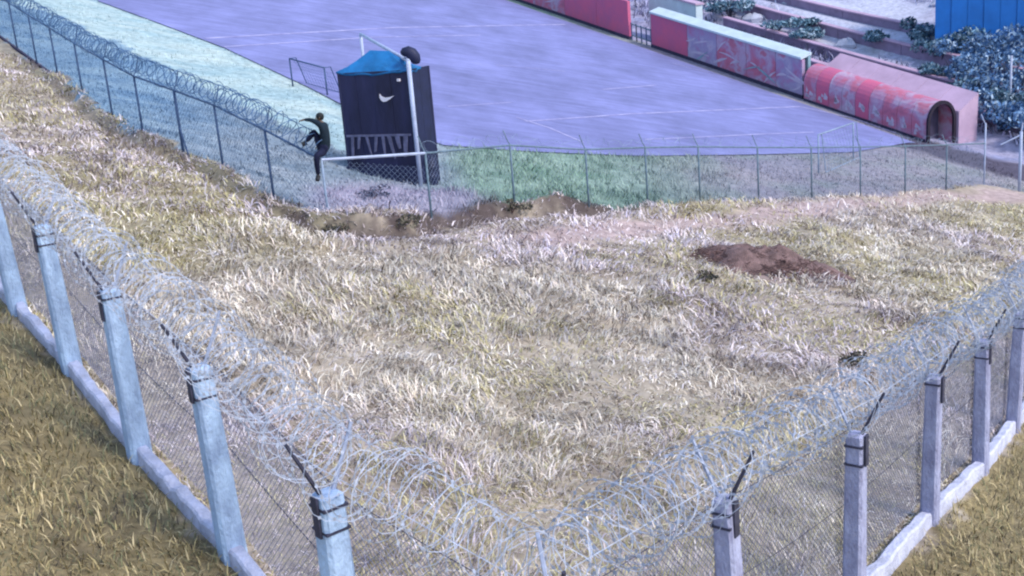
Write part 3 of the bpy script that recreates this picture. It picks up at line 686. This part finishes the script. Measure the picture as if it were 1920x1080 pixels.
# vaulted red tunnel at the right end
t0, t1 = wpt(1512), wpt(1742)
tn = empty('vaulted_tunnel', wp(t0), 'red barrel vaulted tunnel with a dark open arch at its right end', 'tunnel')
Rr, Hs = 1.1, 1.05; ns = 14; segs = 9
def arch(t_, r, o=.9): 
    b_ = wp(t_, o); pts = [b_-WN3*r+Z3*-.3]+[b_-WN3*r*math.cos(math.pi*k/ns)+Z3*(Hs+r*math.sin(math.pi*k/ns)) for k in range(ns+1)]+[b_+WN3*r+Z3*-.3]; return pts
for k in range(segs):
    a, b = t0+(t1-t0)*k/segs, t0+(t1-t0)*(k+1)/segs-.03
    vs = arch(a, Rr)+arch(b, Rr)+arch(a, Rr-.09)+arch(b, Rr-.09); n_ = ns+3
    fs = [(j, j+1, n_+j+1, n_+j) for j in range(n_-1)]+[(2*n_+j, 3*n_+j, 3*n_+j+1, 2*n_+j+1) for j in range(n_-1)]+[(n_+j, n_+j+1, 3*n_+j+1, 3*n_+j) for j in range(n_-1)]+[(j+1, j, 2*n_+j, 2*n_+j+1) for j in range(n_-1)]
    pn = MB().add(vs, [f[::-1] for f in fs]).build('vault_section', M['red2'] if k not in (1, 4) else M['red'], tn)
    q = random.Random(k+31)
    for j in range(4):
        t_ = a+(b-a)*q.uniform(.1, .7); z_ = q.uniform(.25, .75); hh_ = q.uniform(.15, .4); wv = q.uniform(.1, .3)
        o_ = wp(t_, .9)-WN3*(Rr+.015)+Z3*z_
        MB().prism([o_, o_+WD3*wv+Z3*(float(T(*(W0+WD*(t_+wv))))-float(T(*(W0+WD*t_)))), o_+WD3*wv*1.2+Z3*(hh_*.6-.1), o_+WD3*wv*.3+Z3*hh_], WN3*.03).build('painted_stroke', M['muralwhite'], pn)
mb = MB(); A1, A2 = arch(t1, Rr+.05), arch(t1, Rr-.14); B1, B2 = [p+WD3*.12 for p in A1], [p+WD3*.12 for p in A2]; n_ = len(A1)
mb.add(A1+B1+A2+B2, [(n_+j, n_+j+1, 3*n_+j+1, 3*n_+j) for j in range(n_-1)]+[(j, j+1, n_+j+1, n_+j) for j in range(n_-1)]+[(2*n_+j, 3*n_+j, 3*n_+j+1, 2*n_+j+1) for j in range(n_-1)]).build('end_arch', M['tunnel_in'], tn)
wall_seg(tn, 'inner_door', t1-.9, t1-.8, -.3, 1.7, .1, 1.7, M['plinth'])
wall_seg(tn, 'plinth', t0, t1-.1, -.5, .16, -.24, -.16, M['plinth'])
# pale pink sloping slab behind the tunnel
ts0, ts1 = wpt(1496), wpt(1750)
sb = empty('sloping_slab', wp(ts0, 3), 'pale pink sloping concrete slab behind the vaulted tunnel', 'slab')
for k in range(6):
    a, b = ts0+(ts1-ts0)*k/6, ts0+(ts1-ts0)*(k+1)/6-.03; A, B = wp(a), wp(b); vs = []
    for p in (A, B):
        for (o, z) in ((2.1, -.4), (3.6, -.4), (3.7, 2.35), (2.1, 1.5)): vs.append(p+WN3*o+Z3*z)
    MB().add(vs, [(3, 2, 1, 0), (4, 5, 6, 7), (0, 1, 5, 4), (1, 2, 6, 5), (2, 3, 7, 6), (3, 0, 4, 7)]).build('slab_bay', M['pinkroof'], sb)

# ------------------------------------------------------------------ hillside: terrace ledges, scrub, blue shed
def ledge(o, ta_, tb_, h, label):
    e = empty('terrace_wall', wp(ta_, o), label, 'retaining wall', 'terrace walls on the hillside'); n = 5
    for k in range(n):
        a, b = ta_+(tb_-ta_)*k/n, ta_+(tb_-ta_)*(k+1)/n-.05
        pa = W0+WD*a+WN*o; pb_ = W0+WD*b+WN*o; A = np.array([*pa, T(*pa)]); B = np.array([*pb_, T(*pb_)]); vs = []
        for p in (A, B):
            for (o_, z) in ((0, -.6), (.35, -.6), (.35, h), (0, h)): vs.append(p+WN3*o_+Z3*z)
        MB().add(vs, [(3, 2, 1, 0), (4, 5, 6, 7), (0, 1, 5, 4), (1, 2, 6, 5), (2, 3, 7, 6), (3, 0, 4, 7)]).build('stone_course', M['ledge'], e); MB().box((A+B)/2+Z3*(h+.05)+WN3*.15, (B-A)/2, WN3*.28, Z3*.05).build('cap_stone', M['pinkroof'], e)
ledge(5.4, LW-24, LW+2, .75, 'lowest of the pink stone terrace walls, right above the sloping slab')
ledge(8.6, LW-27, LW+1, .7, 'second pink stone terrace wall from the bottom on the hillside')
ledge(12.0, LW-30, LW-1, .7, 'third pink stone terrace wall from the bottom on the hillside')
ledge(16.0, LW-33, LW-5, .6, 'topmost pink stone terrace wall below the patch of painted glare')

def leafcloud(name, parent, centre, rad, n, size, cols, mt, seed, lobes=5):
    r_ = np.random.default_rng(seed); Lc = r_.normal(0, .45, (lobes, 3))*rad; Lc[:, 2] = abs(Lc[:, 2])*.8
    idx = r_.integers(0, lobes, n); v = r_.normal(0, 1, (n, 3)); v /= np.linalg.norm(v, axis=1)[:, None]
    P = Lc[idx]+v*(r_.uniform(.25, 1, n)**.5)[:, None]*np.asarray(rad)*r_.uniform(.35, .62, lobes)[idx][:, None]
    a = r_.normal(0, 1, (n, 3)); a /= np.linalg.norm(a, axis=1)[:, None]; b = np.cross(a, r_.normal(0, 1, (n, 3))); b /= np.linalg.norm(b, axis=1)[:, None]
    s = (size*r_.uniform(.6, 1.4, n))[:, None]
    off = np.array(centre)-parent_world(parent)
    V = np.stack([P-a*s, P+b*s*.45, P+a*s, P-b*s*.45], 1).reshape(-1, 3)+off; F = np.arange(n*4).reshape(-1, 4)
    c = np.array([lin(*k_, K) for k_ in cols])[r_.integers(0, len(cols), n)]*r_.uniform(.6, 1.25, (n, 1))
    o = npmesh(name, V, F, mt, np.repeat(c, 4, 0)); o.parent = parent; return o
def bush(px, py, rx, rz, cols, label, seed, group='scrub bushes on the hillside', n=900):
    p = gp(px, py); f = np.array([p[0], p[1], float(T(p[0], p[1]))])
    e = empty('scrub_bush', f, label, 'bush', group)
    mb = MB(); q = random.Random(seed)
    for k in range(5):
        an = q.uniform(0, 6.28); mb.tube([f-[0, 0, .1], f+np.array([math.cos(an)*rx*.25, math.sin(an)*rx*.25, rz*.5]), f+np.array([math.cos(an)*rx*.5, math.sin(an)*rx*.5, rz*.95])], [.07, .045, .015], 5)
    mb.build('stem', M['bark'], e)
    leafcloud('foliage', e, f+[0, 0, rz*.5], (rx, rx, rz*.62), n, .15*math.sqrt(p[1]/70), cols, M['leaf'], seed)
BL = [(104, 144, 196), (144, 182, 228), (190, 214, 242), (116, 156, 206), (76, 112, 164)]  # leaf colours here and below lightened to paint in the blue haze
TL = [(100, 138, 164), (144, 180, 204), (76, 110, 138), (184, 206, 228)]
spots = [(1722, 95, 1.6, 1.9, TL, 'teal bush at the left end of the scrub below the patch of painted glare'),
 (1765, 118, 1.9, 1.8, TL, 'teal bush just right of the end of the highest terrace wall'),
 (1800, 165, 2.0, 2.0, BL, 'blue green bush at the right end of the middle terrace wall'),
 (1838, 130, 2.2, 2.1, BL, 'blue green bush below the left corner of the blue shed'),
 (1880, 150, 2.3, 2.3, BL, 'blue green bush below the middle of the blue shed'),
 (1912, 190, 2.2, 2.4, BL, 'blue green bush against the right edge below the blue shed'),
 (1850, 205, 1.7, 1.9, BL, 'blue green bush right behind the end of the sloping slab'),
 (1880, 245, 1.5, 1.8, BL, 'lowest blue green bush behind the two white posts'),
 (1915, 265, 1.4, 1.7, BL, 'small blue bush at the right edge behind the corner post'),
 (1640, 85, 1.3, .8, TL, 'low teal bush on the patch of painted glare'),
 (1370, 34, 1.9, 1.5, TL, 'grey teal bush behind the white coping of the long mural wall'),
 (1300, 12, 1.9, 1.3, TL, 'grey teal bush at the top edge above the white coping'),
 (1455, 62, 1.9, .9, TL, 'low grey bush on the slope above the mural wall middle'),
 (1510, 78, 1.6, .8, TL, 'low grey bush near the joint of mural wall and tunnel'),
 (1782, 92, 1.8, 1.7, BL, 'blue green bush left of the blue shed'),
 (1808, 112, 1.5, 1.6, TL, 'teal bush at the lower left corner of the blue shed'),
 (1862, 118, 1.6, 1.5, TL, 'pale teal bush under the middle of the blue shed wall'),
 (1826, 188, 1.4, 1.3, TL, 'pale teal bush just above the right end of the sloping slab'),
 (1896, 222, 1.5, 1.6, TL, 'pale teal bush among the lower blue bushes at the right edge'),
 (1760, 150, 1.3, 1.0, TL, 'low teal bush growing between the terrace walls'),
 (1906, 124, 2.0, 1.8, BL, 'blue green bush touching the blue shed wall')]
for k, (px, py, rx, rz, cs, lb) in enumerate(spots): bush(px, py, rx, rz, cs, lb, 200+k)
ROCKL = ['pale rock at the top edge just right of the white block', 'pale rock between the two grey teal bushes at the top', 'pale rock right of the bush behind the white coping', 'small pale rock above the bush behind the coping',
 'pale rock above the low grey bush on the slope', 'pale rock near the top terrace wall, left of the low teal bush', 'pale rock below the low teal bush on the patch of painted glare', 'pale rock at the top edge above the mural wall middle', 'pale rock at the top edge right of the teal bush', 'large pale rock left of the blue shed']
for k, (px, py, s) in enumerate(((1252, 2, .8), (1330, 14, .7), (1410, 40, .9), (1435, 22, .6), (1500, 40, .8), (1560, 60, .7), (1585, 88, .9), (1480, 8, .7), (1350, 2, .8), (1768, 12, 1.0))):
    p = gp(px, py); f = np.array([p[0], p[1], float(T(p[0], p[1]))]); q = random.Random(k+900); vs = []
    mb = MB(); n_ = 7; R_ = [(.0, .9), (.35, 1.05), (.6, .7), (.72, .25)]
    ph = [q.uniform(.75, 1.25) for _ in range(n_)]
    vs = [f+np.array([math.cos(6.283*j/n_)*r_*ph[j]*s, math.sin(6.283*j/n_)*r_*ph[(j+2) % n_]*s*.8, z_*s*ph[(j+1) % n_]-.12]) for z_, r_ in R_ for j in range(n_)]
    fs = [(a*n_+j, a*n_+(j+1) % n_, a*n_+n_+(j+1) % n_, a*n_+n_+j) for a in range(3) for j in range(n_)]+[tuple(range(3*n_, 4*n_)), tuple(range(n_-1, -1, -1))]
    mb.add(vs, fs).top('pale_rock', M['rock'], f, ROCKL[k], 'rock', 'pale rocks on the slope')

sp = gp(1850, 128); sf = np.array([sp[0], sp[1], float(T(sp[0], sp[1]))])
sh_ = empty('blue_shed', sf, 'bright blue sheet metal shed with dark roof at the top right corner', 'shed')
SU = np.array([.93, -.36, 0]); SV = np.array([.36, .93, 0]); o_ = sf-SU*3.2+SV*2
LS, HS = 13., 8.2
for k in range(13):
    MB().box(o_+SU*(k+.5)*LS/13-SV*.03*(k % 2)+Z*(HS/2-.8), SU*(LS/26-.012), SV*.05, Z*(HS/2+.8)).build('wall_sheet', M['bluewall'], sh_)
MB().box(o_+SU*LS/2+SV*3.1+Z*(HS/2-.8), SU*(LS/2-.02), SV*3.0, Z*(HS/2+.75)).build('body', M['bluewall'], sh_)
MB().box(o_+SU*LS/2+SV*3.0+Z*(HS+.22), SU*(LS/2+.3), SV*3.5, Z*.12).build('roof', M['darkroof'], sh_)
for k, px in enumerate((1822, 1893)):
    p = gp(px, 215 if k else 100); f = np.array([p[0], p[1], float(T(p[0], p[1]))])
    o = MB().tube([f-[0, 0, .3], f+[0, 0, 3.4 if k else 4.2]], .07, 8).top('utility_pole', M['arm_lt'], f, ['pale thin pole in front of the blue shed', 'pale thin pole among the lower blue bushes at the right'][k], 'pole', smooth=True)

# ------------------------------------------------------------------ brush pile in the yard
bp = gp(1445, 502); bf = gz(bp[0], bp[1], -.1)
pile = empty('brush_pile', bf, 'heap of dug brown earth and dead twigs on the yard right of centre', 'brush pile')
n_ = 40; m_ = 14; vs = []; 
for a in range(m_):
    for b in range(n_):
        r_ = a/(m_-1); an = 2*math.pi*b/n_; rx, ry = 2.25*(1+.18*math.sin(3*an+1)), 1.35*(1+.2*math.sin(2*an+.5))
        px_, py_ = math.cos(an)*r_*rx, math.sin(an)*r_*ry
        h = .62*(1-r_**1.6)*(.5+1.0*float(fbm(np.array([px_+50]), np.array([py_+50]), .7, 5)[0]))+(float(vnoise(np.array([px_+9]), np.array([py_+9]), .2, 8)[0])-.5)*.24*(1-r_)
        q_ = gz(bf[0]+px_, bf[1]+py_); vs.append(q_+[0, 0, h-.03*r_])
fs = [(a*n_+b, a*n_+(b+1) % n_, (a+1)*n_+(b+1) % n_, (a+1)*n_+b) for a in range(m_-1) for b in range(n_)]
MB().add(vs, [f[::-1] for f in fs]).build('earth', M['mound'], pile, smooth=True)
mb = MB(); q = random.Random(77)
for k in range(700):
    an = q.uniform(0, 6.28); r_ = q.uniform(0, 1)**.6; p = gz(bf[0]+math.cos(an)*r_*2.3, bf[1]+math.sin(an)*r_*1.4); p[2] += .03+.5*(1-r_)
    d_ = np.array([q.gauss(0, 1), q.gauss(0, .6), q.gauss(0, .25)]); d_ /= np.linalg.norm(d_); l = q.uniform(.15, .6); k_ = np.array([q.gauss(0, .06), q.gauss(0, .06), q.gauss(.05, .04)])
    mb.tube([p-d_*l/2, p+k_, p+d_*l/2], [.014, .011, .005], 4, False)
tw = mb.build('twigs', M['twig'], pile); tw['kind'] = 'stuff'
# dark weeds along the cut bank and in the yard
def weed(px, py, r_, h, cols, label, seed, n=260):
    p = gp(px, py); f = gz(p[0], p[1]); e = empty('weed_clump', f, label, 'weed', 'weed clumps in the yard')
    mb = MB(); q = random.Random(seed)
    for k in range(7):
        an = q.uniform(0, 6.28); mb.tube([f-[0, 0, .05], f+np.array([math.cos(an)*r_*.3, math.sin(an)*r_*.3, h*.6]), f+np.array([math.cos(an)*r_*.6, math.sin(an)*r_*.6, h])], [.012, .009, .004], 4)
    mb.build('stem', M['twig'], e); leafcloud('foliage', e, f+[0, 0, h*.35], (r_, r_, h*.6), n, .055, cols, M['leaf'], seed, 6)
DK = [(84, 84, 82), (116, 112, 98), (146, 138, 120), (70, 70, 74)]
for k, a in enumerate(((1595, 690, .42, .35, 'dark low weed clump near the right fence in the yard'), (635, 436, .5, .32, 'dark weed clump on the cut bank below the fence corner'),
    (765, 438, .55, .3, 'dark weed clump on the cut bank below the booth'), (960, 402, .5, .35, 'dark weed clump at the foot of the fence right of the booth'),
    (1320, 525, .35, .25, 'dark weed clump at the left end of the brush pile'),
    (700, 372, .5, .35, 'greyish weed clump in front of the booth base'))):
    weed(*a[:4], DK if k < 5 else [(110, 110, 140), (150, 150, 180), (84, 88, 116)], a[4], 400+k)

# ------------------------------------------------------------------ person climbing the inner fence
PY = 30.35
def jp(cx, cy, dy=0): return at(540+cx/6.75, 190+cy/6.75, PY+dy)
def skin_mesh(name, joints, edges, mt, parent, root, sub=2):
    keys = list(joints); off = parent_world(parent); me = bpy.data.meshes.new(name)
    me.from_pydata([tuple(np.asarray(joints[k][0])-off) for k in keys], [(keys.index(a), keys.index(b)) for a, b in edges], [])
    o = bpy.data.objects.new(name, me); C.objects.link(o); o.parent = parent; me.materials.append(mt)
    sk = o.modifiers.new('skin', 'SKIN'); sk.use_smooth_shade = True
    for i, k in enumerate(keys):
        r = joints[k][1]; r = r if hasattr(r, '__len__') else (r, r)
        me.skin_vertices[0].data[i].radius = r; me.skin_vertices[0].data[i].use_root = (k == root)
    sb_ = o.modifiers.new('sub', 'SUBSURF'); sb_.levels = sub; sb_.render_levels = sub
    return o
foot = jp(388, 985, -.12)
pe = empty('person', foot, 'person in dark green top and navy trousers climbing over the inner fence beside the booth', 'person')
J = {'hip': (jp(455, 640), .125), 'waist': (jp(478, 520), .12), 'chest': (jp(462, 370), (.155, .12)), 'upper': (jp(430, 290), .12), 'neck': (jp(408, 252), .052), 'jaw': (jp(392, 222), .075), 'crown': (jp(388, 190), .088),
 'shL': (jp(392, 282, -.13), .065), 'elL': (jp(290, 235, -.10), .048), 'wrL': (jp(205, 232, -.05), .032), 'paL': (jp(180, 238, -.04), (.04, .022)),
 'shR': (jp(455, 290, .15), .065), 'elR': (jp(470, 440, .2), .048), 'wrR': (jp(400, 540, .16), .032), 'paR': (jp(380, 558, .14), (.04, .022)),
 'hL': (jp(430, 645, -.10), .095), 'knL': (jp(362, 690, -.30), .068), 'caL': (jp(365, 790, -.24), .062), 'anL': (jp(382, 930, -.12), .042), 'toL': (jp(372, 985, -.2), (.045, .03)),
 'hR': (jp(440, 640, .10), .095), 'knR': (jp(332, 370, .10), .068), 'caR': (jp(290, 440, .10), .060), 'anR': (jp(228, 510, .08), .042), 'toR': (jp(190, 535, .06), (.045, .03))}
E_ = [('hip', 'waist'), ('waist', 'chest'), ('chest', 'upper'), ('upper', 'neck'), ('neck', 'jaw'), ('jaw', 'crown'), ('upper', 'shL'), ('shL', 'elL'), ('elL', 'wrL'), ('wrL', 'paL'), ('upper', 'shR'), ('shR', 'elR'), ('elR', 'wrR'), ('wrR', 'paR'),
 ('hip', 'hL'), ('hL', 'knL'), ('knL', 'caL'), ('caL', 'anL'), ('anL', 'toL'), ('hip', 'hR'), ('hR', 'knR'), ('knR', 'caR'), ('caR', 'anR'), ('anR', 'toR')]
body_j = {k: (v[0], (np.array(v[1])*.86).tolist() if hasattr(v[1], '__len__') else v[1]*(.86 if k not in ('jaw', 'crown', 'neck') else 1.05)) for k, v in J.items()}
be = list(E_)
for s, dx in (('L', -1), ('R', -1)):     # five bent fingers on each palm
    p = np.array(J['pa'+s][0]); w_ = np.array(J['wr'+s][0]); dirn = (p-w_)/np.linalg.norm(p-w_); side = np.array([0, 1., 0.1])
    for k in range(4):
        L_ = (.05, .058, .054, .042)[k]; b_ = p+side*(k-1.5)*.021+dirn*.03; m1 = b_+dirn*L_*.9; m2 = m1+dirn*L_*.3-np.array([0, 0, L_*.8])
        for nm, q_, r_ in (('a', b_, .010), ('b', m1, .009), ('c', m2, .008)): body_j[f'f{s}{k}{nm}'] = (q_, r_)
        be += [('pa'+s, f'f{s}{k}a'), (f'f{s}{k}a', f'f{s}{k}b'), (f'f{s}{k}b', f'f{s}{k}c')]
    b_ = p-side*.035-dirn*.01; m1 = b_-side*.02+dirn*.035; body_j[f't{s}a'] = (b_, .011); body_j[f't{s}b'] = (m1-[0, 0, .02], .009)
    be += [('pa'+s, f't{s}a'), (f't{s}a', f't{s}b')]
skin_mesh('body', body_j, be, M['skin'], pe, 'hip')
jk = ('hip', 'waist', 'chest', 'upper', 'shL', 'elL', 'wrL', 'shR', 'elR', 'wrR')
skin_mesh('jacket', {k: (J[k][0], (np.array(J[k][1])*1.22).tolist() if hasattr(J[k][1], '__len__') else J[k][1]*1.25) for k in jk}, [e_ for e_ in E_ if e_[0] in jk and e_[1] in jk], M['cloth'], pe, 'hip')
tk = ('waist', 'hip', 'hL', 'knL', 'caL', 'anL', 'hR', 'knR', 'caR', 'anR')
skin_mesh('trousers', {k: (J[k][0], J[k][1]*1.3) for k in tk}, [e_ for e_ in E_ if e_[0] in tk and e_[1] in tk], M['trouser'], pe, 'hip')
for s in 'LR':
    a, b = np.array(J['an'+s][0]), np.array(J['to'+s][0]); d_ = (b-a); 
    skin_mesh('shoe', {'h': (a+[0, 0, -.03], .068), 'm': (a*.4+b*.6+[0, 0, -.02], (.07, .062)), 't': (b+d_*.3+[0, 0, -.01], (.06, .05))}, [('h', 'm'), ('m', 't')], M['shoe'], pe, 'm')
hc = np.array(J['crown'][0]); jw = np.array(J['jaw'][0])
hx = (hc-jw)/np.linalg.norm(hc-jw); hb = hc-hx*.05+np.array([.028, .02, 0])
MB().tube([hb-hx*.05, hb, hb+hx*.05, hb+hx*.10, hb+hx*.135, hb+hx*.15], [.075, .103, .112, .095, .055, .01], 14).build('hair', M['hair'], pe, smooth=True)
fc = (hc+jw)/2; fdir = np.array([-1, -.25, -.1]); fdir /= np.linalg.norm(fdir); sdv = np.cross(fdir, [0, 0, 1.])
MB().tube([fc+fdir*.07+[0, 0, .02], fc+fdir*.10-[0, 0, .015], fc+fdir*.075-[0, 0, .025]], [.008, .016, .010], 6).build('nose', M['skin'], pe, smooth=True)
for s in (-1, 1):
    MB().tube([fc+fdir*.074+sdv*s*.032+[0, 0, .028], fc+fdir*.084+sdv*s*.032+[0, 0, .028]], .011, 6).build('eye', M['eye'], pe)
    MB().tube([fc+sdv*s*.080+[0, 0, .02], fc+sdv*s*.096-fdir*.012+[0, 0, .0], fc+sdv*s*.082-[0, 0, .03]], [.012, .018, .010], 6).build('ear', M['skin'], pe, smooth=True)
MB().tube([fc+fdir*.072+sdv*.024-[0, 0, .05], fc+fdir*.082-[0, 0, .052], fc+fdir*.072-sdv*.024-[0, 0, .05]], .007, 6).build('mouth', M['skin'], pe)
